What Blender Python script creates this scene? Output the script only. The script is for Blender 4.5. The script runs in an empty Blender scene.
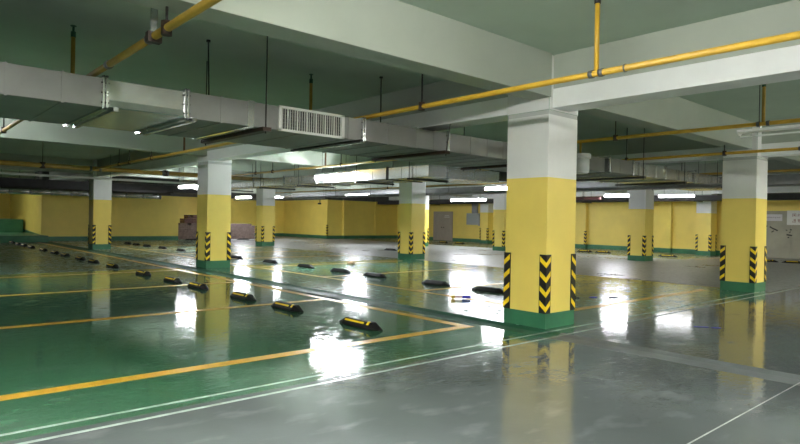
import bpy, bmesh, math, random
from mathutils import Vector, Matrix
random.seed(7)
sc = bpy.context.scene
COL = sc.collection
PI = math.pi

# ------------------------------------------------------------------ materials
def mat(name, col, rough=.5, metal=0., var=.0, scale=3., bump=0., bscale=20., rvar=0., spec=.5, stretch=(1, 1, 1), col2=None, coat=0.):
    m = bpy.data.materials.new(name); m.use_nodes = True
    nt = m.node_tree; N, L = nt.nodes, nt.links
    b = N['Principled BSDF']
    b.inputs['Base Color'].default_value = (*col, 1); b.inputs['Roughness'].default_value = rough
    b.inputs['Metallic'].default_value = metal; b.inputs['Specular IOR Level'].default_value = spec
    b.inputs['Coat Weight'].default_value = coat
    if var or rvar or bump or col2:
        g = N.new('ShaderNodeNewGeometry')
        mp = N.new('ShaderNodeMapping'); mp.inputs['Scale'].default_value = stretch
        L.new(g.outputs['Position'], mp.inputs['Vector'])
    if var or rvar or col2:
        n = N.new('ShaderNodeTexNoise'); n.inputs['Scale'].default_value = scale; n.inputs['Detail'].default_value = 6
        n.inputs['Roughness'].default_value = .6
        L.new(mp.outputs[0], n.inputs['Vector'])
        if var or col2:
            r = N.new('ShaderNodeValToRGB'); r.color_ramp.elements[0].position = .32; r.color_ramp.elements[1].position = .68
            c2 = col2 or tuple(c*(1-var) for c in col)
            r.color_ramp.elements[0].color = (*c2, 1); r.color_ramp.elements[1].color = (*[min(1, c*(1+var*.5)) for c in col], 1)
            L.new(n.outputs['Fac'], r.inputs['Fac']); L.new(r.outputs[0], b.inputs['Base Color'])
        if rvar:
            mr = N.new('ShaderNodeMapRange'); mr.inputs[1].default_value = .3; mr.inputs[2].default_value = .7
            mr.inputs[3].default_value = max(0, rough-rvar); mr.inputs[4].default_value = rough+rvar
            L.new(n.outputs['Fac'], mr.inputs[0]); L.new(mr.outputs[0], b.inputs['Roughness'])
    if bump:
        n2 = N.new('ShaderNodeTexNoise'); n2.inputs['Scale'].default_value = bscale; n2.inputs['Detail'].default_value = 3
        L.new(mp.outputs[0], n2.inputs['Vector'])
        bp = N.new('ShaderNodeBump'); bp.inputs['Strength'].default_value = bump; bp.inputs['Distance'].default_value = .02
        L.new(n2.outputs['Fac'], bp.inputs['Height']); L.new(bp.outputs[0], b.inputs['Normal'])
    return m

def floor_mat(name, col, scuff, r0=.012, rs=.035, spec=.5):
    """Wet epoxy paint: glossy with uneven gloss, dull scuffed smears and a slight ripple."""
    m = bpy.data.materials.new(name); m.use_nodes = True
    nt = m.node_tree; N, L = nt.nodes, nt.links
    b = N['Principled BSDF']; b.inputs['Specular IOR Level'].default_value = spec
    g = N.new('ShaderNodeNewGeometry')
    def noise(sc_, det, st=(1, 1, 1)):
        mp = N.new('ShaderNodeMapping'); mp.inputs['Scale'].default_value = st
        mp.inputs['Rotation'].default_value = (0, 0, .5)
        L.new(g.outputs['Position'], mp.inputs['Vector'])
        n = N.new('ShaderNodeTexNoise'); n.inputs['Scale'].default_value = sc_; n.inputs['Detail'].default_value = det
        L.new(mp.outputs[0], n.inputs['Vector']); return n.outputs['Fac']
    def rng(f, a, c, lo, hi):
        r = N.new('ShaderNodeMapRange'); r.inputs[1].default_value = a; r.inputs[2].default_value = c
        r.inputs[3].default_value = lo; r.inputs[4].default_value = hi
        L.new(f, r.inputs[0]); return r.outputs[0]
    big = noise(.45, 4); sm = noise(2.2, 6, (1, 1.9, 1))
    mix = N.new('ShaderNodeMix'); mix.data_type = 'RGBA'
    mix.inputs[6].default_value = (*[c*.82 for c in col], 1); mix.inputs[7].default_value = (*[min(1, c*1.16) for c in col], 1)
    L.new(rng(big, .35, .65, 0, 1), mix.inputs[0])
    mix2 = N.new('ShaderNodeMix'); mix2.data_type = 'RGBA'
    mix2.inputs[7].default_value = (*scuff, 1)
    L.new(rng(sm, .55, .72, 0, .34), mix2.inputs[0]); L.new(mix.outputs[2], mix2.inputs[6])
    L.new(mix2.outputs[2], b.inputs['Base Color'])
    ad = N.new('ShaderNodeMath'); ad.operation = 'ADD'
    L.new(rng(sm, .58, .74, .0, .16), ad.inputs[0]); L.new(rng(big, .35, .7, r0, r0+rs), ad.inputs[1])
    a2 = N.new('ShaderNodeMath'); a2.operation = 'ADD'
    L.new(ad.outputs[0], a2.inputs[0]); L.new(rng(noise(6., 5, (1, 1.6, 1)), .52, .64, 0, .13), a2.inputs[1])
    L.new(a2.outputs[0], b.inputs['Roughness'])
    bp = N.new('ShaderNodeBump'); bp.inputs['Strength'].default_value = 1.; bp.inputs['Distance'].default_value = .0008
    hm = N.new('ShaderNodeMath'); hm.operation = 'ADD'
    L.new(noise(9., 2, (1, 1.4, 1)), hm.inputs[0]); L.new(rng(noise(30., 3), .3, .7, 0, .3), hm.inputs[1])
    L.new(hm.outputs[0], bp.inputs['Height']); L.new(bp.outputs[0], b.inputs['Normal'])
    return m

def emis(name, col, s):
    m = bpy.data.materials.new(name); m.use_nodes = True
    b = m.node_tree.nodes['Principled BSDF']
    b.inputs['Base Color'].default_value = (.9, .9, .9, 1)
    b.inputs['Emission Color'].default_value = (*col, 1); b.inputs['Emission Strength'].default_value = s
    return m

M = {}
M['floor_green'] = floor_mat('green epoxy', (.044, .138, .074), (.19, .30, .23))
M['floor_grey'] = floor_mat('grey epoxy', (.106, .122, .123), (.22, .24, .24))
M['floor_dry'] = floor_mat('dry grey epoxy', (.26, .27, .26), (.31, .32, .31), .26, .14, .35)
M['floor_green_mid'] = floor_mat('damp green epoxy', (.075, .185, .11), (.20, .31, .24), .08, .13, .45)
M['floor_green_far'] = floor_mat('greyed green epoxy', (.125, .185, .125), (.24, .31, .25), .2, .09, .35)  # paler, greyer and rougher than the green of the near bays
M['gutter_green'] = mat('gutter green', (.015, .10, .052), .6, bump=.3, bscale=6, var=.3)
M['gutter_grey'] = mat('gutter grey', (.125, .14, .14), .55, bump=.3, bscale=6, var=.2)
M['line_yellow'] = mat('yellow floor paint', (.66, .37, .03), .3, var=.25, scale=6, spec=.4)
M['line_joint'] = mat('pale floor joint', (.38, .40, .39), .3, var=.4, scale=8)
M['line_white'] = mat('white floor paint', (.36, .43, .39), .25, var=.3, scale=6)
M['yellow'] = mat('yellow wall paint', (.90, .70, .155), .5, var=.06, scale=1.2)
M['white'] = mat('white wall paint', (.80, .81, .79), .55, var=.05, scale=1.5)
M['green'] = mat('green skirting paint', (.042, .185, .095), .4, var=.25, scale=2)
M['joint'] = mat('grey joint band', (.50, .52, .50), .6)
M['slab'] = mat('ceiling slab paint', (.45, .55, .45), .75, var=.10, scale=.6, bump=.1, bscale=4)
M['beam'] = mat('beam paint', (.40, .44, .375), .7, var=.08, scale=.8, bump=.1, bscale=5)
M['band'] = mat('white beam band', (.86, .88, .87), .65, var=.04)
M['dark'] = mat('dark upper wall', (.10, .105, .10), .8, var=.2)  # dark tone of the walls above the yellow paint
M['black'] = mat('black rubber', (.009, .009, .009), .5, var=.3, scale=8, spec=.3)
M['reflect'] = mat('yellow reflective tape', (1., .70, .02), .3, spec=.6)
M['guard'] = mat('black guard rubber', (.012, .011, .010), .45)
M['pipe'] = mat('yellow pipe paint', (.62, .38, .035), .38, var=.18, scale=4)
M['pipe_d'] = mat('dull ochre pipe paint', (.40, .26, .035), .45, var=.25, scale=4)
M['rust'] = mat('rust brown primer', (.17, .085, .03), .55, var=.3, scale=8)
M['steel'] = mat('galvanised steel', (.66, .68, .68), .22, .88, var=.08, scale=5, rvar=.06, bump=.03, bscale=4)
M['duct'] = mat('matt grey duct sheet', (.27, .275, .265), .55, .35, var=.12, scale=2.2, bump=.05, bscale=4)
M['duct_b'] = mat('shiny aluminium duct sheet', (.80, .81, .80), .26, .8, var=.12, scale=7, bump=.12, bscale=9)
M['tray'] = mat('grey cable tray', (.30, .31, .32), .5, .4, var=.2)
M['tray_d'] = mat('dark cable tray', (.035, .035, .035), .6, .2, var=.2)
M['iron'] = mat('dark iron rod', (.035, .035, .032), .55, .4)
M['clamp'] = mat('grey pipe clamp', (.16, .165, .16), .45, .5, var=.4, scale=14)
M['maroon'] = mat('maroon pipe paint', (.085, .03, .028), .5, var=.2)
M['chan'] = mat('brown steel channel', (.055, .032, .022), .55, .1, var=.3)
M['grille'] = mat('white grille frame', (.78, .79, .76), .45)
M['hole'] = mat('dark grille mesh', (.02, .021, .02), .8)
M['lamp'] = emis('lit fluorescent tube', (.93, .94, 1.0), 22)
M['lamp_bright'] = emis('brightest lit tube', (.93, .94, 1.0), 34)
M['lamp_near'] = emis('lit overhead tube', (1.0, .975, .935), 66)
M['lamp_low'] = emis('dimmed overhead tube', (1.0, .97, .93), 13)  # strength turned down to balance the light on the left side
M['lamp_far'] = emis('lit fluorescent tube bank', (.93, .94, 1.0), 24)
M['lamp_dim'] = emis('weaker tube', (.95, .96, 1.0), 3)
M['tube_off'] = mat('unlit tube', (.80, .84, .80), .25)
M['housing'] = mat('white lamp housing', (.82, .82, .80), .4)
M['doorg'] = mat('grey door paint', (.42, .36, .29), .5, var=.08)
M['shutter'] = mat('drab grey door paint', (.37, .355, .275), .55, var=.15, scale=1.2)
M['boxg'] = mat('grey box paint', (.36, .38, .37), .45, .2)
M['sign_w'] = mat('white sign sheet', (.70, .70, .66), .5)
M['sign_p'] = mat('pale sign sheet', (.62, .60, .62), .5)
M['ink_r'] = mat('red ink', (.22, .025, .02), .5)
M['ink_g'] = mat('grey ink', (.16, .15, .15), .5)
M['ink_b'] = mat('black spray paint', (.03, .03, .022), .6)
M['brick'] = mat('pinkish brown brick', (.17, .12, .105), .85, var=.35, scale=7, bump=.5, bscale=9)
M['brick_d'] = mat('dark red brick', (.11, .055, .045), .85, var=.4, scale=7, bump=.5, bscale=9)
M['cardboard'] = mat('tan cardboard', (.42, .27, .15), .8, var=.2)
M['blue'] = mat('blue plastic', (.03, .03, .36), .4)
M['pink'] = mat('pale pink label', (.62, .45, .42), .5)
M['cap'] = mat('gold cap', (.55, .34, .05), .35)
M['canister'] = mat('white enamel', (.66, .69, .70), .35)
M['green_metal'] = mat('green sprinkler fitting', (.02, .09, .05), .5)

# ------------------------------------------------------------------ mesh helpers
class MB:
    def __init__(s): s.bm = bmesh.new(); s.mats = []
    def mi(s, m):
        m = M[m] if isinstance(m, str) else m
        if m not in s.mats: s.mats.append(m)
        return s.mats.index(m)
    def box(s, x0, x1, y0, y1, z0, z1, m, bev=0):
        r = bmesh.ops.create_cube(s.bm, size=1)
        vs = r['verts']
        for v in vs:
            v.co = Vector(((x0+x1)/2+v.co.x*(x1-x0), (y0+y1)/2+v.co.y*(y1-y0), (z0+z1)/2+v.co.z*(z1-z0)))
        i = s.mi(m)
        fs = set(f for v in vs for f in v.link_faces)
        for f in fs: f.material_index = i
        if bev:
            es = list(set(e for v in vs for e in v.link_edges))
            bmesh.ops.bevel(s.bm, geom=es, offset=bev, segments=2, affect='EDGES', profile=.5)
        return s
    def cyl(s, a, b, r, m, seg=12, r2=None):
        a, b = Vector(a), Vector(b); d = b-a
        q = d.to_track_quat('Z', 'Y').to_matrix().to_4x4()
        res = bmesh.ops.create_cone(s.bm, cap_ends=True, segments=seg, radius1=r, radius2=r if r2 is None else r2, depth=d.length,
                                    matrix=Matrix.Translation((a+b)/2) @ q)
        i = s.mi(m)
        for f in set(f for v in res['verts'] for f in v.link_faces):
            f.material_index = i
            if len(f.verts) == 4: f.smooth = True
        return s
    def poly(s, pts, m):
        f = s.bm.faces.new([s.bm.verts.new(p) for p in pts]); f.material_index = s.mi(m); return s
    def prism(s, pts, off, m):
        """closed solid: polygon pts extruded by off"""
        off = Vector(off); i = s.mi(m)
        a = [s.bm.verts.new(p) for p in pts]; b = [s.bm.verts.new(Vector(p)+off) for p in pts]
        fs = [s.bm.faces.new(a[::-1]), s.bm.faces.new(b)]
        n = len(a)
        for k in range(n): fs.append(s.bm.faces.new((a[k], a[(k+1) % n], b[(k+1) % n], b[k])))
        for f in fs: f.material_index = i
        bmesh.ops.recalc_face_normals(s.bm, faces=fs)
        return s
    def build(s, name, parent=None, loc=None):
        me = bpy.data.meshes.new(name); s.bm.to_mesh(me); s.bm.free()
        for m in s.mats: me.materials.append(m)
        o = bpy.data.objects.new(name, me); COL.objects.link(o)
        if parent: o.parent = parent
        if loc: o.location = loc
        return o

def tag(o, label, cat, group=None, kind=None):
    o['label'] = label; o['category'] = cat
    if group: o['group'] = group
    if kind: o['kind'] = kind
    return o
def struct(o): o['kind'] = 'structure'; return o
def empty(name, loc, label=None, cat=None, group=None, rz=0):
    o = bpy.data.objects.new(name, None); COL.objects.link(o); o.location = loc; o.rotation_euler = (0, 0, rz)
    o.empty_display_size = .2
    if label: tag(o, label, cat, group)
    return o
def child(name, me, parent, loc=(0, 0, 0), rz=0):
    o = bpy.data.objects.new(name, me); COL.objects.link(o); o.parent = parent; o.location = loc; o.rotation_euler = (0, 0, rz); return o
def copy_tree(o, parent=None):
    c = o.copy(); COL.objects.link(c); c.parent = parent
    for ch in list(o.children): copy_tree(ch, c)
    return c

# ------------------------------------------------------------------ the shell
X0, X1, Y0, Y1, ZC = -14., 32.6, -12., 48., 3.88
GX = [(X0, 0), (6.59, 0), (6.68, -.028), (6.98, -.028), (7.07, 0), (15.5, 0), (26.6, 0), (X1+1.5, 0)]
GY = [Y0, 4.62, 11.4, 17.2, Y1]
mb = MB()
grid = [[mb.bm.verts.new((x, y, z)) for (x, z) in GX] for y in GY]
for j in range(4):
    for i in range(7):
        f = mb.bm.faces.new((grid[j][i], grid[j][i+1], grid[j+1][i+1], grid[j+1][i]))
        gutter = 1 <= i <= 3
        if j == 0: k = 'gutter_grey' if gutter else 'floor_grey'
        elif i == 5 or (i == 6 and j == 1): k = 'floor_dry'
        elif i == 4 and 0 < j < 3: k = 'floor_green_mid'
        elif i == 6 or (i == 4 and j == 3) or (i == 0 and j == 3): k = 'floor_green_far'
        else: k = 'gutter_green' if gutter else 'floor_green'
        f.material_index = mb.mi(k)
struct(mb.build('floor'))
struct(MB().box(X0, X1+1.5, Y0, Y1, ZC, ZC+.2, 'slab').build('ceiling'))

def marking(x0, x1, y0, y1, m='line_yellow', z=.003):
    struct(MB().box(x0, x1, y0, y1, .0002, z, m).build('floor_marking'))
ROWS = [5.72, 9.22, 12.80, 16.40, 20.0, 23.5, 27.0, 30.5]
marking(6.27, 6.43, 5.64, 37.0)                       # stall ends beside the gutter
for y in ROWS[:4]: marking(-9, 6.27, y-.08, y+.08)
marking(8.60, 8.72, 5.66, 34.0)
for y in ROWS: marking(8.72, 14.6, y-.08, y+.08)
marking(X0, 15.3, 4.745, 4.78, 'line_white'); marking(X0, 24, 4.49, 4.525, 'line_white')
marking(3.0, 12.0, 1.722, 1.734, 'line_joint', .0015)
for y in (12.7, 16.2, 19.7, 23.2, 26.7, 30.2): marking(27.0, 32.3, y-1.78, y-1.68)

def wall(name, x0, x1, y0, y1, zy=2.95, z0=0, sk=True):
    """yellow wall with a green painted foot and a dark tone above the yellow"""
    m = MB()
    if sk: m.box(x0-.006, x1+.006, y0-.006, y1+.006, z0, z0+.24, 'green')
    m.box(x0, x1, y0, y1, z0 if not sk else z0+.24, zy, 'yellow')
    if zy < ZC: m.box(x0, x1, y0, y1, zy, ZC, 'dark')
    return struct(m.build(name))
wall('wall_right', X1, X1+.3, Y0, 5.6); wall('wall_right_north', X1, X1+.3, 10.45, 37.3)
struct(MB().box(X1, X1+.3, 5.6, 10.45, 2.26, 3.0, 'yellow').box(X1, X1+.3, 5.6, 10.45, 3.0, ZC, 'dark').build('wall_right_lintel'))
wall('wall_back', 25.6, X1+.3, 37.3, 37.6); wall('wall_back_return', 25.6, 25.9, 37.6, 43.7)
wall('wall_back_recess', 14.1, 25.9, 43.7, 44.0)
wall('wall_back_side', 14.1, 14.4, 37.8, 43.7)
wall('wall_back_west', 6.85, 14.4, 37.5, 37.8, 2.75); wall('wall_back_ramp', 6.85, 7.15, 37.8, 47.7, 2.9, sk=False)
wall('wall_back_far', X0, 7.15, 47.7, 48.0, 2.9, sk=False)
wall('wall_left', X0-.3, X0, Y0, Y1); wall('wall_front', X0, X1+.3, Y0-.3, Y0)
# wall pilasters
for (a, b, c, d) in ((X1-.25, X1+.02, 19.6, 20.5), (X1-.22, X1+.02, 14.45, 15.0), (27.0, 27.5, 37.1, 37.32), (30.2, 30.6, 37.15, 37.32), (10.2, 10.6, 37.35, 37.52)):
    wall('wall_pilaster', a, b, c, d)
# the green stepped platform at the far end
struct(MB().box(X0, 6.84, 35.6, 47.7, 0, .34, 'green').build('kerb'))
m = MB(); m.box(X0, 6.72, 42.0, 47.7, .34, 1.12, 'green')
struct(m.build('kerb_upper'))
struct(MB().prism([(6.84, 37.8, .34), (6.84, 47.7, .34), (6.84, 47.7, .75)], (-.012, 0, 0), 'green').build('ramp_trim'))

# ceiling beams
BX = [-1.0, 7.1, 15.15, 23.7, 31.6]
BY = [-6.9, 4.87, 16.62, 28.2, 39.5]
def cuts(lo, hi, gaps):
    out, a = [], lo
    for g0, g1 in sorted(gaps):
        if g0 > a: out.append((a, g0))
        a = max(a, g1)
    if a < hi: out.append((a, hi))
    return out
PXY = [(7.10, 4.91), (14.98, 4.77), (7.21, 16.60), (7.06, 28.00), (15.40, 28.45), (15.29, 16.66), (23.68, 11.62), (31.70, 12.13), (24.48, 19.56), (31.84, 26.85), (23.60, 25.0)]
W, HY = .725, 2.15
for y in BY:
    gaps = [(px-.007, px+W+.007) for (px, py) in PXY if py-.02 < y+.36 and py+W+.02 > y]
    for a, c in cuts(X0, X1 if y < 37 else 25.6, gaps):
        struct(MB().box(a, c, y, y+.36, 3.27, ZC, 'beam', .006).build('ceiling_beam'))
for x in BX:
    gaps = [(py-.007, py+W+.007) for (px, py) in PXY if px-.02 < x+.50 and px+W+.02 > x+.07]
    for a, c in cuts(Y0, Y1, gaps):
        struct(MB().box(x+.07, x+.50, a, c, 3.13, 3.40, 'band', .006).box(x+.085, x+.49, a+.001, c-.001, 3.40, ZC, 'beam').build('ceiling_beam'))

# ------------------------------------------------------------------ pillars with corner guards
def guard_mesh():
    """rubber angle on the corner at the origin; arms run along +x and +y, outer faces at y=-t and x=-t"""
    t, a, z0, z1 = .012, .105, .217, 1.05
    m = MB()
    m.prism([(-t, -t, z0), (a, -t, z0), (a, 0, z0), (0, 0, z0), (0, a, z0), (-t, a, z0)], (0, 0, z1-z0), 'guard')
    e = .002; n = 4; step = (z1-z0)/n
    for k in range(n):
        zc = z0+step*(k+.36)
        for ax in (0, 1):
            lo, up = (-t, zc-.055), (a-.012, zc+.035); hgt = .075
            if ax == 0:
                pts = [(lo[0], -t-e, lo[1]), (up[0], -t-e, up[1]), (up[0], -t-e, up[1]+hgt), (lo[0], -t-e, lo[1]+hgt)]
                m.prism(pts, (0, e, 0), 'reflect')
            else:
                pts = [(-t-e, lo[0], lo[1]), (-t-e, up[0], up[1]), (-t-e, up[0], up[1]+hgt), (-t-e, lo[0], lo[1]+hgt)]
                m.prism(pts, (e, 0, 0), 'reflect')
    o = m.build('corner_guard'); me = o.data; bpy.data.objects.remove(o); return me
GUARD = guard_mesh()
def pillar_mesh():
    m = MB(); e = .004
    m.box(-e, W+e, -e, W+e, -.002, .217, 'green').box(0, W, 0, W, .217, HY, 'yellow').box(0, W, 0, W, HY, 3.04, 'white')
    m.box(.004, W-.004, .004, W-.004, 3.04, 3.10, 'joint').box(-.006, W+.006, -.006, W+.006, 3.10, ZC-.001, 'white', .004)
    o = m.build('shaft'); me = o.data; bpy.data.objects.remove(o); return me
SHAFT = pillar_mesh()
PILLARS = [
 (7.10, 4.91, 'big yellow and white square pillar at the corner of the green bays, nearest pillar'),
 (14.98, 4.77, 'yellow and white pillar beside the grey lane, in front of the grey double doors'),
 (7.21, 16.60, 'yellow and white pillar just behind the row of wheel stops, under the long yellow pipe'),
 (7.06, 28.00, 'yellow and white pillar before the dark yellow far wall, leftmost of the pillars'),
 (15.40, 28.45, 'slim distant pillar by the brick stacks with white tube lights on either side'),
 (15.29, 16.66, 'yellow and white pillar under the grey duct corner, just right of the brightest lamp'),
 (23.68, 11.62, 'pillar between two white tube lights before the bright yellow right wall'),
 (31.70, 12.13, 'pillar touching the bright yellow right wall, just left of the big right pillar'),
 (24.48, 19.56, 'pillar partly hidden behind the left edge of the biggest pillar'),
 (31.84, 26.85, 'thin far pillar beside the grey wall box on the yellow wall'),
 (23.60, 25.0, 'pillar almost wholly hidden behind the middle pillar, only its edge showing'),
]
for (x, y, lab) in PILLARS:
    t = empty('pillar', (x, y, 0), lab, 'pillar', 'yellow and white garage pillars'); t['kind'] = 'thing'
    child('shaft', SHAFT, t)
    for (dx, dy, rz) in ((0, 0, 0), (W, 0, PI/2), (W, W, PI), (0, W, -PI/2)):
        child('corner_guard', GUARD, t, (dx, dy, 0), rz)
for (x, y, rz, lab) in ((X1-.26, 19.58, 0, 'black and yellow corner guard on the yellow wall pier just right of the biggest pillar'),
                    (25.588, 37.288, 0, 'black and yellow corner guard on the yellow wall corner in the middle distance')):
    tag(child('corner_guard', GUARD, None, (x, y, 0), rz), lab, 'corner guard')

# ------------------------------------------------------------------ wheel stops
def stop_mesh():
    m = MB(); L, H = .455, .095
    prof = [(-.10, 0), (.10, 0), (.10, .03), (.045, H), (-.045, H), (-.10, .03)]
    secs = [(-L, .42, .22), (-L+.165, 1, 1), (L-.165, 1, 1), (L, .42, .22)]
    rings = [[m.bm.verts.new((px*sx, y, pz*sz)) for (px, pz) in prof] for (y, sx, sz) in secs]
    i = m.mi('black')
    for a, b in zip(rings, rings[1:]):
        for k in range(6): m.bm.faces.new((a[k], a[(k+1) % 6], b[(k+1) % 6], b[k])).material_index = i
    m.bm.faces.new(rings[0][::-1]); m.bm.faces.new(rings[-1])
    bmesh.ops.recalc_face_normals(m.bm, faces=m.bm.faces[:])
    bmesh.ops.bevel(m.bm, geom=m.bm.edges[:], offset=.006, segments=1, affect='EDGES')
    o = m.build('wheel_stop'); me = o.data; bpy.data.objects.remove(o)
    s = MB()                                             # long tape on the sloping face that the wheel meets (-x side)
    def on(y0, y1, u0, u1):
        # face from (-.10,.035) to (-.05,.125)
        p = lambda u, y: (-.10+.055*u-.0015, y, .03+.065*u+.0012)
        s.prism([p(u0, y0), p(u0, y1), p(u1, y1), p(u1, y0)], (.003, 0, -.0016), 'reflect')
    on(-.16, .27, .46, .80)
    o = s.build('reflector_strip'); st = o.data; bpy.data.objects.remove(o)
    d = MB()
    pf = [(-.077, .0590), (-.0475, .0945), (-.045, .0975), (-.02, .0975), (-.02, .0935), (-.043, .0935), (-.073, .0565)]
    d.prism([(px, -.225, pz) for (px, pz) in pf], (0, -.045, 0), 'reflect')
    o = d.build('reflector_dot'); dt = o.data; bpy.data.objects.remove(o)
    return me, st, dt
STOP, STRIP, DOT = stop_mesh()
def wheel_stop(x, y, rz, lab, grp):
    o = child('wheel_stop', STOP, None, (x, y, .004), rz); tag(o, lab, 'wheel stop', grp)
    child('reflector_strip', STRIP, o)
    child('reflector_dot', DOT, o)
ordn = ['first', 'second', 'third', 'fourth', 'fifth', 'sixth', 'seventh', 'eighth', 'ninth', 'tenth', 'eleventh', 'twelfth', 'thirteenth', 'fourteenth', 'fifteenth', 'sixteenth']
left = [6.60, 8.58, 10.15, 12.20, 13.62, 15.6, 18.2, 20.17, 21.75, 23.85, 25.47, 27.55, 30.0, 31.72, 33.2, 35.0]
for i, y in enumerate(left):
    lab = 'black rubber wheel stop with yellow strip nearest the camera on the green floor' if i == 0 else \
          f'black yellow-striped wheel stop, {ordn[i]} from the camera in the row left of the gutter'
    wheel_stop(5.12, y, 0, lab, 'wheel stops left of the gutter')
right = [8.30, 9.90, 12.18, 13.72, 15.54, 17.72, 20.2, 25.4, 27.6, 29.7, 31.25, 32.6]
for i, y in enumerate(right):
    lab = 'dark rubber wheel stop beside the small bottle, close to the biggest pillar' if i == 0 else \
          f'dark wheel stop, {ordn[i]} from the biggest pillar in the row beyond the green gutter'
    wheel_stop(9.9, y, PI, lab, 'wheel stops beyond the gutter')
for i, y in enumerate((17.1, 16.05, 12.7, 8.75, 7.72, 28.75, 27.2)):
    x = 28.2 if i < 3 else (28.9 if i < 5 else 29.4)
    lab = ['wheel stop under the bright right wall, just right of the biggest pillar', 'wheel stop under the bright right wall, second right of the biggest pillar',
           'wheel stop under the bright right wall, between the two far pillars', 'wheel stop before the grey double doors, half behind the big right pillar',
           'wheel stop before the grey double doors, at the very edge of the photo', 'small far wheel stop in front of the closed grey wall door',
           'small far wheel stop below the grey wall box'][i]
    wheel_stop(x, y, 0 if i < 5 else 0, lab, 'wheel stops by the end wall')
wheel_stop(19.1, 22.3, PI, 'lone dark wheel stop just left of the middle pillar', 'lone wheel stops')
wheel_stop(14.9, 36.6, -PI/2, 'tiny wheel stop in front of the brick stack left of its neighbour pillar', 'wheel stops by the bricks')
wheel_stop(18.4, 36.6, -PI/2, 'tiny wheel stop in front of the brick stack beside the slim distant pillar', 'wheel stops by the bricks')

# ------------------------------------------------------------------ ducts
def duct_thing(loc, lab): return empty('air_duct', loc, lab, 'duct', 'air ducts')
def span(name, x0, x1, y0, y1, z0, z1, m, parent, seams=(), axis='x', s=.008):
    b = MB().box(x0, x1, y0, y1, z0, z1, m, .006)
    for q in seams:                                       # standing seams of the sheet
        if axis == 'x': b.box(q-.012, q+.012, y0-s, y1+s, z0-s, z1+s, m)
        else: b.box(x0-s, x1+s, q-.012, q+.012, z0-s, z1+s, m)
    return b.build(name, parent)
def flange(q, y0, y1, z0, z1, parent, axis='x', w=.05, e=.03, m='steel'):
    b = MB()
    def bx(a0, a1, c0, c1, d0, d1):
        if axis == 'x': b.box(a0, a1, c0, c1, d0, d1, m, .004)
        else: b.box(c0, c1, a0, a1, d0, d1, m, .004)
    for k in (-1, 1):
        a0, a1 = q+k*w*.35-.012, q+k*w*.35+.012
        bx(a0, a1, y0-e, y1+e, z1, z1+e); bx(a0, a1, y0-e, y1+e, z0-e, z0)
        bx(a0, a1, y0-e, y0, z0-e, z1+e); bx(a0, a1, y1, y1+e, z0-e, z1+e)
    for (yy, zz) in ((y0-e*.5, z0+.05), (y0-e*.5, (z0+z1)/2), (y0-e*.5, z1-.05)):
        if axis == 'x': b.cyl((q-w*.8, yy, zz), (q+w*.8, yy, zz), .009, 'iron', 8)
        else: b.cyl((yy, q-w*.8, zz), (yy, q+w*.8, zz), .009, 'iron', 8)
    return b.build('flange', parent)
def bar(q, y0, y1, z, parent, m, w=.05, h=.045, axis='x', rods=True, top=ZC, tilt=0):
    b = MB()
    if axis == 'x': b.box(q-w/2, q+w/2, y0-.10, y1+.10, z-h, z, m)
    else: b.box(y0-.10, y1+.10, q-w/2, q+w/2, z-h, z, m)
    o = b.build('support_bar', parent)
    if rods:
        for c in (y0-.06, y1+.06):
            p, r = ((q, c), (q+tilt, c)) if axis == 'x' else ((c, q), (c, q+tilt))
            MB().cyl((p[0], p[1], z-h-.03), (r[0], r[1], top), .009, 'iron', 8).build('hanger_rod', o)
    return o

D0, D1, DZ0, DZ1 = 7.0, 8.75, 2.67, 2.985
t = duct_thing((0, 0, 0), 'long flat grey sheet metal duct with a white grille, hung across the upper left')
span('duct_section', -8, 1.86, D0, D1, DZ0, DZ1, 'duct', t, (-6.5, -5, -3.5, -2, -.6, .25, .95, 1.45))
span('duct_section', 1.86, 2.76, D0+.003, D1-.003, DZ0+.003, DZ1-.003, 'duct_b', t)
MB().prism([(1.90, D0+.003, DZ0+.09), (2.72, D0+.003, DZ0+.09), (2.72, D0-.03, DZ0+.01), (1.90, D0-.03, DZ0+.01)], (0, .02, -.004), 'duct_b').build('lower_lip', t)
span('duct_section', 2.76, 7.2, D0, D1, DZ0, DZ1, 'duct', t, (3.2, 4.4, 5.15, 5.9, 6.5, 6.9))
span('duct_section', 7.2, 12.3, D0, D1, DZ0, DZ1, 'duct', t, (7.8, 8.25, 8.7, 9.2, 9.8, 10.6, 11.4))
for q in (1.86, 2.76, 5.42, 7.22): flange(q, D0, D1, DZ0, DZ1, t)
MB().box(3.55, 3.64, D0-.012, D1+.012, DZ0-.012, DZ1+.012, 'steel').build('joint_tape', t)
bar(1.95, D0, D1-.2, DZ0, t, 'steel', rods=False); bar(2.82, D0, D1-.2, DZ0, t, 'steel', rods=False)
bar(3.78, D0, D1, DZ0, t, 'chan', .12, .05); bar(7.12, D0, D1, DZ0, t, 'chan', .12, .05, tilt=.22)
bar(5.32, D0, D1, DZ0, t, 'tray_d', .05, .03, rods=False)
bar(9.6, D0, D1, DZ0, t, 'chan', .10, .05); bar(-.8, D0, D1, DZ0, t, 'chan', .10, .05)
for q, y in ((3.34, 7.75), (6.28, 7.65)): MB().cyl((q+(.0 if q < 5 else -.34), y-(.05 if q < 5 else .42), DZ1), (q, y, ZC), .011, 'iron', 8).cyl((q, y, ZC-.025), (q, y, ZC), .03, 'iron', 8).build('hanger_rod', t)
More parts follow.
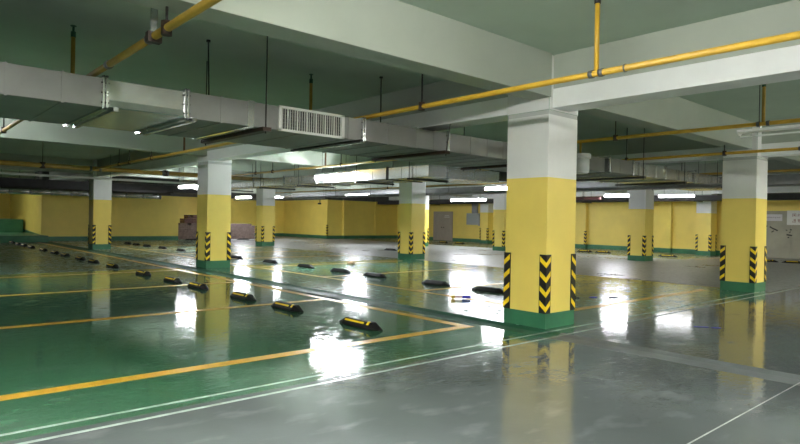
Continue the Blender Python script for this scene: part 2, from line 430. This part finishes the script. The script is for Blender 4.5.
# grille: frame, dark mesh, vertical blades
g = MB()
gx0, gx1, gz0, gz1 = 3.99, 5.06, DZ0-.015, DZ1+.01
yf = D0-.03
g.box(gx0, gx1, yf, D0, gz1-.035, gz1, 'grille', .004).box(gx0, gx1, yf, D0, gz0, gz0+.035, 'grille', .004)
g.box(gx0, gx0+.045, yf, D0, gz0, gz1, 'grille', .004).box(gx1-.05, gx1, yf, D0, gz0, gz1, 'grille', .004)
go = g.build('grille', t)
MB().box(gx0+.045, gx1-.05, D0-.006, D0-.002, gz0+.035, gz1-.035, 'hole').build('grille_mesh', go)
bl = MB()
n = 26
for k in range(n):
    x = gx0+.06+k*(gx1-gx0-.125)/(n-1); w = .006 if k % 4 == 2 else .0018
    bl.box(x-w, x+w, yf+.002, D0-.008, gz0+.035, gz1-.035, 'grille')
for k in range(5): bl.box(gx0+.045, gx1-.05, D0-.012, D0-.007, gz0+.07+k*.05, gz0+.073+k*.05, 'duct')
bl.build('grille_blades', go)

t = duct_thing((0, 0, 0), 'shiny galvanised duct running on behind the biggest pillar toward the right wall')
E0 = D0-.05
span('duct_section', 12.5, 13.5, E0, D1, 2.68, 3.0, 'duct', t, (12.9,))
span('duct_section', 13.5, 15.2, E0, D1, 2.68, 3.0, 'steel', t, (14.1, 14.7))
span('duct_section', 15.2, 21.2, E0+.02, D1, 2.70, 2.97, 'steel', t, (15.9, 16.6, 17.3, 18.0, 19, 20))
for q in (12.4, 13.5, 15.2, 17.0, 18.9): flange(q, E0, D1, 2.68, 3.0, t)
for q in (13.9, 16.2, 18.4): bar(q, E0, D1, 2.67, t, 'tray_d', .10, .05)

t = duct_thing((0, 0, 0), 'grey galvanised duct turning a corner above the middle pillar, behind the bright tube')
QX = 11.05
span('duct_section', QX, 12.4, 16.75, 21.2, 2.70, 2.97, 'steel', t, (17.6, 18.4, 19.6, 20.4), 'y')
span('duct_section', QX, 12.4, 13.1, 16.75, 2.68, 3.0, 'steel', t, (13.8, 15.0, 16.0), 'y')
span('duct_section', QX, 12.4, 11.4, 13.1, 2.67, 3.0, 'steel', t, (11.9, 12.5), 'y')
span('duct_section', 12.4, 14.0, 11.4, 12.75, 2.68, 3.0, 'steel', t, (12.9, 13.4), 'x')
span('duct_section', QX+.2, 12.2, 21.2, 27.5, 2.74, 2.93, 'duct_b', t, (22.2, 23.2, 24.1, 25.0, 26.1), 'y')
for q in (13.1, 16.75, 18.9, 21.2): flange(q, QX, 12.4, 2.68, 3.0, t, 'y', m='steel' if q > 13.2 else 'iron')
flange(11.8, 11.4, 12.75, 2.68, 3.0, t, 'x')
for q in (12.1, 14.5, 17.8, 20.5, 24.0): bar(q, QX, 12.4, 2.67, t, 'tray_d', .08, .05, 'y')
f = empty('duct_fan', (0, 0, 0), 'dark round inline fan at the end of the bent duct, left of the biggest pillar', 'fan')
b = MB().cyl((14.35, 12.05, 2.96), (15.6, 12.05, 2.96), .16, 'tray_d', 20); b.build('fan_casing', f)
for q in (14.35, 14.6, 15.6): MB().cyl((q-.02, 12.05, 2.96), (q+.02, 12.05, 2.96), .19, 'iron', 20).build('flange', f)
for q in (14.5, 15.4): MB().cyl((q, 12.05, 3.1), (q, 12.05, ZC), .01, 'iron', 6).build('hanger_rod', f)
MB().cyl((14.07, 12.05, 2.88), (14.34, 12.05, 2.96), .20, 'tray_d', 16, .16).build('connector', f)

# silver round duct along the far wall
t = duct_thing((0, 0, 0), 'shiny silver wrapped duct hung along the far dark yellow wall')
mb = MB()
for k in range(24):
    x = -10+k*.95
    mb.cyl((x, 36.2, 2.64), (x+.93, 36.2, 2.64), .15, 'duct_b', 14).cyl((x+.92, 36.2, 2.64), (x+.96, 36.2, 2.64), .165, 'steel', 14)
mb.build('duct_body', t)
for q in (-8, -4, 0, 3, 5.6, 9.5): MB().cyl((q, 36.2, 2.78), (q, 36.2, ZC), .01, 'iron', 6).build('hanger_rod', t)
t = duct_thing((0, 0, 0), 'added dark box standing in for shade under the far ceiling, above the silver duct')
MB().box(-12, 13.5, 32.2, 33.6, 2.78, 3.12, 'tray_d').build('duct_body', t)  # no real duct: dark box stands in for shade of the unlit ceiling
for q in (-6, 0, 6, 12): bar(q, 32.2, 33.6, 2.78, t, 'iron', .06, .04)

# ------------------------------------------------------------------ pipes
def pipe(pts, r, m, lab, hangers=(), couplings=(), sprinklers=(), htop=None):
    """pts: polyline; hangers/couplings: positions along; sprinklers: upright risers (x, y, ztop)"""
    global LAST
    t = LAST = empty('sprinkler_pipe', (0, 0, 0), lab, 'pipe', 'ceiling pipes')
    b = MB()
    for a, c in zip(pts, pts[1:]): b.cyl(a, c, r, m, 12)
    b.build('pipe', t)
    z = pts[0][2]
    for (x, y, top) in hangers:
        MB().cyl((x, y, z-.0), (x, y, top), .012, 'iron', 6).cyl((x-.001, y, z-r-.02), (x+.001, y, z+r+.025), r+.012, 'chan', 8).build('hanger', t)
    for (p, q) in couplings: MB().cyl(p, q, r+.010, 'clamp', 12).build('coupling', t)
    for (x, y, top, mm) in sprinklers:
        o = MB().cyl((x, y, z), (x, y, top), .026, mm, 8).build('riser', t)
        if top >= ZC:
            MB().cyl((x, y, top-.06), (x, y, top), .034, 'iron', 8).build('coupling', o); continue
        if abs(x-pts[0][0]) > .2 and pts[0][0] == pts[1][0]: MB().cyl((x, y, z), (pts[0][0], y, z), .021, mm, 8).build('branch', t)
        MB().cyl((x, y, top-.05), (x, y, top+.02), .03, 'green_metal', 8).cyl((x, y, top+.02), (x, y, top+.09), .014, 'green_metal', 8).cyl((x, y, top+.085), (x, y, top+.095), .035, 'green_metal', 10).build('sprinkler_head', o)
    return t
PZ = 3.085
pipe([(5.68, -6, PZ), (5.68, 22.31, PZ)], .034, 'pipe', 'bright yellow pipe crossing above the biggest pillar and running on over the grey duct',
     [(5.68, 6.02, ZC), (5.68, 16.8, 3.27), (5.68, 18.7, ZC), (5.68, 19.7, ZC)],
     [((5.68, 3.27, PZ), (5.68, 3.315, PZ)), ((5.68, 3.385, PZ), (5.68, 3.43, PZ)), ((5.68, 3.02, PZ), (5.68, 3.035, PZ))],
     [(5.68, 3.35, ZC, 'pipe'), (5.17, 8.05, 3.70, 'pipe_d'), (5.68, 14.5, 3.66, 'rust')])
pipe([(1.83, -6, PZ), (1.83, 22.31, PZ)], .036, 'pipe_d', 'dull yellow pipe slanting across the top corner and passing over the flat duct',
     [(1.83, 5.1, 3.27), (1.83, 13.6, ZC), (1.83, 16.8, 3.27)],
     [((1.83, 5.50, PZ), (1.83, 5.54, PZ)), ((1.83, 6.72, PZ), (1.83, 6.80, PZ))], [(1.83, 8.3, 3.76, 'pipe_d')])
MB().box(1.80, 1.86, 5.40, 5.415, 3.12, 3.46, 'steel').box(1.77, 1.89, 5.37, 5.45, 3.03, 3.12, 'chan').box(1.80, 1.86, 5.23, 5.415, 3.44, 3.46, 'steel').build('bracket', LAST)
pipe([(-10, 22.4, PZ), (13, 22.4, PZ)], .08, 'pipe_d', 'thick ochre main pipe running level across the far bays behind the first row of pillars',
     [(-2, 22.4, ZC), (4.1, 22.4, ZC), (8.1, 22.4, ZC)], [((5.5, 22.4, PZ), (5.58, 22.4, PZ)), ((5.8, 22.4, PZ), (5.88, 22.4, PZ)), ((7.95, 22.4, PZ), (8.2, 22.4, PZ))])
pipe([(10.2, -4, PZ), (10.2, 22.31, PZ)], .032, 'pipe', 'upper yellow pipe right of the biggest pillar, with a riser near the photo edge',
     [(10.2, 5.6, 3.5), (10.2, 14.2, ZC), (10.2, 18.2, ZC), (10.2, 19.4, ZC)],
     [((10.2, 3.08, PZ), (10.2, 3.125, PZ)), ((10.2, 3.215, PZ), (10.2, 3.26, PZ))],
     [(10.2, 3.17, 3.70, 'pipe_d'), (10.2, 15.0, 3.6, 'rust')])
pipe([(13.85, -4, PZ), (13.85, 22.31, PZ)], .032, 'pipe', 'lower yellow pipe right of the biggest pillar, passing the top of the big right pillar',
     [(13.85, 5.05, 3.27), (13.85, 7.3, ZC), (13.85, 12, ZC)], [((13.85, 3.6, PZ), (13.85, 3.66, PZ))], [(13.85, 10.6, 3.65, 'rust')])
pipe([(18.6, -4, 3.05), (18.6, 34, 3.05)], .035, 'pipe_d', 'thin ochre pipe high in the far bays, beyond the middle pillar', [(18.6, 8, ZC), (18.6, 22, ZC)])
t = pipe([(26.2, 15.1, 2.74), (26.2, 21, 2.74)], .075, 'maroon', 'red brown pipe under the far ceiling by the right wall lamps', [(26.2, 16, ZC), (26.2, 20, ZC)])
# white canister hung under the upper right pipe
t = empty('hanging_canister', (10.2, 6.32, 0), 'white canister hung from the upper yellow pipe at the right edge of the biggest pillar', 'canister')
MB().cyl((0, 0, 2.50), (0, 0, 2.76), .17, 'canister', 24).cyl((0, 0, 2.47), (0, 0, 2.50), .14, 'canister', 24, .17).build('body', t)
MB().cyl((0, 0, 2.755), (0, 0, 2.84), .195, 'canister', 24).build('lid', t)
MB().cyl((0, 0, 2.84), (0, 0, 3.05), .022, 'pipe_d', 10).build('hanger_pipe', t)

# ------------------------------------------------------------------ cable trays
def tray(x0, x1, y0, y1, z0, z1, m, lab, rods=(), axis='y'):
    t = empty('cable_tray', (0, 0, 0), lab, 'cable tray', 'ceiling cable trays')
    MB().box(x0, x1, y0, y1, z0, z0+.015, m).box(x0, x0+.012 if axis == 'y' else x1, y0, y1 if axis == 'y' else y0+.012, z0, z1, m)\
        .box(x1-.012 if axis == 'y' else x0, x1, y0 if axis == 'y' else y1-.012, y1, z0, z1, m).box(x0+.02, x1-.02, y0+.02, y1-.02, z1-.05, z1-.03, m).build('tray_body', t)
    for q in rods:
        b = MB()
        if axis == 'y': b.box(x0-.05, x1+.05, q-.025, q+.025, z0-.04, z0, 'iron'); ends = ((x0-.03, q), (x1+.03, q))
        else: b.box(q-.025, q+.025, y0-.05, y1+.05, z0-.04, z0, 'iron'); ends = ((q, y0-.03), (q, y1+.03))
        o = b.build('tray_bracket', t)
        for (a, c) in ends: MB().cyl((a, c, z0-.05), (a, c, ZC), .008, 'iron', 6).build('hanger_rod', o)
tray(22.35, 22.85, 3, 37, 2.98, 3.24, 'tray', 'long grey cable tray crossing behind the biggest pillar above the far lamps', (9, 12, 15.2, 18.4, 21.5, 24.6, 28, 33))
tray(16.4, 16.9, 3, 34, 2.53, 2.61, 'tray', 'black flat cable tray slung beside the long grey tray', (6, 11, 18, 24))
tray(-10, 11, 30.2, 30.8, 2.62, 2.74, 'tray_d', 'black cable tray across the dark far bays, below the white trunking', (-4, 0, 4, 8), 'x')
tray(-10, 12.8, 34.6, 35.1, 2.72, 2.92, 'tray_d', 'black cable tray close to the far yellow wall', (-2, 3, 12), 'x')
tray(29.4, 30.2, 0, 36, 2.70, 2.95, 'tray_d', 'wide black cable tray along the right wall', (6, 12, 18, 24, 30))
t = tag(empty('light_trunking', (0, 0, 0)), 'long thin white lamp trunking hung across the dark far bays', 'trunking')
MB().box(-10, 10.3, 24.96, 25.06, 2.86, 2.94, 'housing', .004).build('trunking_body', t)
for q in (-5, -1, 3, 6.9, 9.6): MB().cyl((q, 25.01, 2.94), (q, 25.01, ZC), .008, 'iron', 6).build('hanger_rod', t)

# ------------------------------------------------------------------ tube lights
def tube_light(x, y0, y1, z, lab, m='lamp', axis='y', r=None, twin=True):
    r = r or .055
    t = empty('tube_light', (x, (y0+y1)/2, 0) if axis == 'y' else ((y0+y1)/2, x, 0), lab, 'lamp', 'ceiling tube lights', 0 if axis == 'y' else PI/2)
    h = abs(y1-y0)/2
    hb = MB().box(-.10, .10, -h, h, z+.062, z+.10, 'housing', .005)
    hb.prism([(-.10, -h, z+.062), (.10, -h, z+.062), (.035, -h, z+.02), (-.035, -h, z+.02)], (0, .012, 0), 'housing')
    hb.prism([(-.10, h-.012, z+.062), (.10, h-.012, z+.062), (.035, h-.012, z+.02), (-.035, h-.012, z+.02)], (0, .012, 0), 'housing')
    hb.build('housing', t)
    for dx in ((-.062, .062) if twin else (0,)):
        MB().cyl((dx, -h+.02, z), (dx, h-.02, z), r, m, 10).build('tube', t)
    for q in (-h*.7, h*.7): MB().cyl((0, q, z+.10), (0, q, ZC), .006, 'iron', 6).build('hanger_rod', t)
    return t
tube_light(10.80, 14.5, 16.35, 2.82, 'brightest tube light, glaring against the grey duct behind the wheel stops', 'lamp_bright')
tube_light(10.80, 26.0, 27.9, 2.86, 'lit tube light just left of the pillar behind the wheel stops')
tube_light(18.95, 14.7, 16.1, 2.86, 'short glaring tube light at the left edge of the biggest pillar')
tube_light(25.0, 21.3, 23.8, 2.70, 'long lit tube light near the grey wall door', 'lamp_far')
tube_light(20.5, 25.9, 27.9, 2.86, 'lit tube light hanging before the far yellow wall, left of the middle pillar', 'lamp_far')
tube_light(26.3, 13.45, 14.9, 2.84, 'lit tube light over the right wall, left of its far pillar', 'lamp_far')
tube_light(27.6, 11.3, 12.9, 2.84, 'lit tube light over the right wall, between its two far pillars', 'lamp_dim')
tube_light(18.9, 36.7, 38.6, 2.86, 'lit tube light above the brick stacks beside the slim pillar', 'lamp_far')
tube_light(20.1, 34.6, 35.4, 2.86, 'tiny lit lamp at the other side of the slim distant pillar', 'lamp_far')
tube_light(10.0, 1.6, 3.44, 2.88, 'unlit thin tube light hanging by the photo edge before the right pillar', 'tube_off', r=.014, twin=False)
# unseen lamps out of frame: most inferred from lit faces, others added to brighten
for (x, y0, y1, lab) in ((1.6, .9, 2.5, 'tube light overhead in the grey lane, out of the frame'),
                         (9.0, -6.6, -4.8, 'tube light over the lane behind the camera'),
                         (16.0, -3.6, -1.8, 'tube light over the grey lane beyond the right frame edge'),
                         (25.5, -3.6, -1.8, 'added tube light at the far end of the lane beyond the right frame edge'),
                         (12.5, -3.4, -1.6, 'tube light over the lane just beyond the right frame edge'),
                         (-2.0, -2.0, -.2, 'added tube light brightening the lane left of the camera'),
                         (-1.6, 4.6, 6.4, 'tube light over the bays beyond the left frame edge'),
                         (.5, 14.2, 16.0, 'tube light over the far bays beyond the left frame edge'),
                         (2.6, 39.2, 41.0, 'added tube light brightening the green stepped platform beyond the left frame edge')):  # platform lamp is added, unseen, to light the walls there
    tube_light(x, y0, y1, 2.86 if x == 2.6 else 3.45, lab, 'lamp_low' if x in (-1.6, 2.6) else 'lamp' if x == .5 else 'lamp_near')

# ------------------------------------------------------------------ doors, boxes, signs on the end wall
def wdoor(name, y0, y1, h, m, leaves=2):
    t = empty(name, (X1, (y0+y1)/2, 0)); struct(t)
    w = (y1-y0)/2
    for k in range(leaves):
        a, b = -w+2*w*k/leaves+.008, -w+2*w*(k+1)/leaves-.008
        o = MB().box(-.05, -.004, a, b, .02, h, m, .006).build('door_leaf', t)
        MB().cyl((-.05, a+.10 if k else b-.10, 1.02), (-.11, a+.10 if k else b-.10, 1.02), .03, 'iron', 10).build('handle', o)
    f = MB().box(-.07, -.004, -w-.06, -w, 0, h+.06, m).box(-.07, -.004, w, w+.06, 0, h+.06, m).box(-.07, -.004, -w-.06, w+.06, h, h+.06, m)
    struct(f.build('door_frame', t))
    return t
wdoor('door_1', 30.95, 32.85, 2.17, 'doorg', 2)
m = MB().box(X1-.06, X1-.055, 31.2, 31.75, 1.78, 1.83, 'sign_w').box(X1-.06, X1-.055, 31.25, 31.7, 1.90, 1.94, 'sign_w').build('door_notice')
tag(m, 'faint pale strip of notice on the grey wall door', 'sign')
t = wdoor('door_2', 5.7, 10.4, 2.22, 'shutter', 3)
struct(MB().box(X1+.02, X1+.3, 5.6, 10.45, 0, 2.26, 'shutter').build('wall_door_backing'))
def strokes(name, parent, pts, y, z, s, m, x=X1-.053):
    b = MB()
    for (a0, b0, a1, b1, w) in pts:
        d = Vector((0, -(a1-a0), b1-b0)); n_ = Vector((0, d.z, -d.y)).normalized()*w*.5*s
        p, q = Vector((x, y-a0*s, z+b0*s)), Vector((x, y-a1*s, z+b1*s))
        b.prism([p+n_, q+n_, q-n_, p-n_], (-.003, 0, 0), m)
    o = b.build(name, parent)
    return o
def keep(o, parent):                                      # parent without moving
    o.parent = parent; o.matrix_parent_inverse = Matrix.Translation(-Vector(parent.location)); return o
o = strokes('spray_mark', None, [(0, .55, .25, .38, .09), (.2, .42, .55, .25, .10), (.12, .12, .3, .24, .07), (-.25, .62, -.2, .55, .12)], 9.74, 1.18, .62, 'ink_b'); keep(o, t)
o = strokes('spray_mark', None, [(0, .42, .1, .36, .06), (.28, .45, .38, .42, .10), (.05, .05, .42, .0, .10), (.22, .22, .34, .28, .05)], 9.06, 1.12, .62, 'ink_b'); keep(o, t)
sg = empty('wall_sign', (X1-.052, 9.58, 0), 'pale pinkish sign with a line of small grey writing on the grey double doors', 'sign')
MB().box(-.012, 0, -.36, .36, 1.80, 2.12, 'sign_p', .003).build('sign_sheet', sg)
b = MB()
random.seed(3)
for k in range(7):                                         # illegible small characters: a few strokes each
    yy = .30-k*.095
    b = MB()
    for j in range(4):
        a = random.uniform(-.03, .03); c = random.uniform(-.03, .03)
        if j % 2: b.box(-.0135, -.012, yy-.03, yy+.03, 1.965+a*.9-.005, 1.965+a*.9+.005, 'ink_g')
        else: b.box(-.0135, -.012, yy+c-.005, yy+c+.005, 1.935, 1.995, 'ink_g')
    b.build('character', sg)
sg = empty('notice_board', (X1-.052, 8.62, 0), 'white board with two rows of dark red characters on the grey double doors', 'sign')
MB().box(-.02, 0, -.42, .40, 1.62, 2.30, 'sign_w', .004).build('board', sg)
b = MB()
def glyph(cy, cz, s, kind):
    b = MB()
    H_ = lambda z, a0=-.5, a1=.5: b.box(-.023, -.02, cy+a0*s, cy+a1*s, cz+z*s-.045*s, cz+z*s+.045*s, 'ink_r')
    V_ = lambda a, z0=-.5, z1=.5: b.box(-.023, -.02, cy+a*s-.05*s, cy+a*s+.05*s, cz+z0*s, cz+z1*s, 'ink_r')
    if kind == 0: V_(.45); V_(-.45); H_(.45); H_(.1, -.3, .3); V_(0, -.35, .3); H_(-.15, -.3, .3)
    elif kind == 1: V_(.1, -.1, .5); H_(.1); V_(.3, -.5, .1); V_(-.3, -.5, .1); H_(-.45, -.5, -.3)
    elif kind == 2: H_(.45, -.3, .3); V_(.3, 0, .45); V_(-.3, 0, .45); H_(.2, -.3, .3); H_(0, -.3, .3); V_(.2, -.5, 0); V_(-.15, -.5, 0); H_(-.48, -.5, -.1)
    else: H_(.3, -.45, .2); H_(0, -.5, .2); V_(0, -.4, .5); V_(-.3, -.3, .5); H_(-.48, -.5, .5); V_(.4, -.5, -.1)
    b.build('character', sg)
for k, kd in enumerate((0, 1, 2)): glyph(.10-k*.20, 2.08, .15, kd)
for k, kd in enumerate((3, 2, 0)): glyph(.10-k*.20, 1.82, .15, kd)
t = empty('wall_box', (X1, 28.65, 0), 'grey electrical box on the yellow end wall with a cable duct rising from it', 'electrical box')
o = MB().box(-.30, -.003, -.5, .62, 1.27, 2.10, 'boxg', .01).build('box', t)
MB().box(-.312, -.30, -.46, .58, 1.31, 2.06, 'boxg', .004).build('box_door', o)
MB().box(-.30, -.003, -.62, -.51, 1.2, 1.95, 'boxg', .01).build('side_box', t)
MB().box(-.16, -.003, -.25, .25, 2.10, 2.95, 'tray', .005).build('cable_duct', t)
tag(MB().box(X1-.12, X1-.003, 34.15, 34.6, 2.15, 2.95, 'sign_w', .01).build('wall_panel'), 'small white box high on the end wall beside the middle pillar', 'box')
t = empty('camera_box', (25.52, 38.2, 0), 'tiny dark camera under the ceiling at the yellow wall corner', 'camera')
MB().box(-.16, .08, -.06, .06, 2.60, 2.72, 'iron', .01).build('camera_body', t); MB().box(-.02, .02, -.02, .02, 2.72, 2.95, 'iron').build('bracket', t)

# ------------------------------------------------------------------ brick stacks, small litter
def brick_stack(x0, x1, y0, y1, h, m, lab, z0=0):
    t = empty('brick_stack', ((x0+x1)/2, (y0+y1)/2, z0), lab, 'brick stack', 'stacked bricks')
    w, d = (x1-x0)/2, (y1-y0)/2; b = MB(); n = int(h/.11); hh = h/n
    for k in range(n):
        off = .12 if k % 2 else 0; x = -w
        while x < w-.02:
            L_ = min(.24-(off if x == -w else 0), w-x)
            j = random.uniform(-.012, .012)
            if not (k == n-1 and random.random() < .25): b.box(x+.004, x+L_-.004, -d+j, d, k*hh, (k+1)*hh-.006, m)
            x += L_
    b.build('bricks', t); return t
brick_stack(14.55, 16.1, 38.2, 39.2, 1.06, 'brick', 'low stack of pinkish bricks beside the end of the dark yellow wall')
brick_stack(16.15, 18.1, 38.25, 39.2, 1.06, 'brick', 'stack of pinkish bricks half behind the pillar by the wheel stop row')
brick_stack(18.15, 20.1, 38.2, 39.2, 1.06, 'brick', 'stack of pinkish bricks right of the pillar, below a tube light')
brick_stack(15.1, 16.05, 38.3, 39.1, .30, 'brick_d', 'dark red bricks piled on top of the low stack', 1.06)
brick_stack(15.35, 16.05, 38.35, 39.05, .24, 'brick_d', 'topmost dark red bricks of the pile beside the dark wall', 1.36)

t = empty('bottle', (8.36, 7.93, .004), 'small pale bottle with gold cap and dark blue end lying by the wheel stop', 'bottle', None, math.radians(-36))
MB().cyl((.07, 0, .035), (.21, 0, .035), .03, 'pink', 14).build('body', t)
MB().cyl((0, 0, .035), (.07, 0, .035), .036, 'cap', 14).build('cap', t)
MB().cyl((.21, 0, .035), (.38, 0, .035), .032, 'blue', 14).build('base', t)
o = MB().box(-.16, .16, -.10, .10, 0, .09, 'cardboard', .025).build('crumpled_carton'); o.location = (11.9, 15.9, .001); o.rotation_euler = (0, 0, .6)
tag(o, 'small tan crumpled carton on the green floor behind the wheel stops', 'carton')
for (x, y, s, lab) in ((9.20, 3.63, .10, 'short strip of dark blue tape on the grey lane, larger piece'), (9.31, 3.46, .065, 'short strip of dark blue tape on the grey lane, smaller piece')):
    o = MB().box(-s, s, -.02, .02, 0, .006, 'blue').build('tape_strip'); o.location = (x, y, .0005); o.rotation_euler = (0, 0, math.radians(-48)); tag(o, lab, 'tape')
random.seed(11)
for k, (x, y) in enumerate(((10.3, 6.95), (10.75, 6.8), (11.0, 6.45), (11.35, 6.2), (10.6, 6.6))):
    b = MB()
    n_ = 7; pts = [(.09*math.cos(a*2*PI/n_)*random.uniform(.5, 1.2), .05*math.sin(a*2*PI/n_)*random.uniform(.5, 1.2), 0) for a in range(n_)]
    b.prism(pts, (0, 0, .012), 'black' if k != 2 else 'blue')
    o = b.build('debris_scrap'); o.location = (x, y, .001); o.rotation_euler = (0, 0, math.radians(-41))
    tag(o, 'flat dark scrap lying on the wet floor right of the biggest pillar', 'scrap', 'dark scraps on the floor')

# ------------------------------------------------------------------ camera, world, view
f_, pitch, roll, yaw = 594.46, math.radians(-.16927), math.radians(1.0588), math.radians(48.549)
fw = Vector((math.cos(pitch)*math.cos(yaw), math.cos(pitch)*math.sin(yaw), math.sin(pitch)))
r = fw.cross(Vector((0, 0, 1))).normalized(); u = r.cross(fw)
R = math.cos(roll)*r+math.sin(roll)*u; U = -math.sin(roll)*r+math.cos(roll)*u
mw = Matrix(((R.x, U.x, -fw.x, 0), (R.y, U.y, -fw.y, 0), (R.z, U.z, -fw.z, 1.5), (0, 0, 0, 1)))
cam = bpy.data.objects.new('camera', bpy.data.cameras.new('camera')); COL.objects.link(cam)
cam.matrix_world = mw; cam.data.sensor_width = 36; cam.data.sensor_fit = 'HORIZONTAL'; cam.data.lens = f_*36/800
cam.data.clip_start = .05; cam.data.clip_end = 200
sc.camera = cam
sc.cycles.diffuse_bounces = 8
w = bpy.data.worlds.new('world'); sc.world = w; w.use_nodes = True
w.node_tree.nodes['Background'].inputs[0].default_value = (.5, .55, .52, 1); w.node_tree.nodes['Background'].inputs[1].default_value = .05
vs = sc.view_settings
vs.view_transform = 'Standard'; vs.look = 'None'; vs.exposure = 2.2; vs.gamma = 1; vs.use_curve_mapping = False
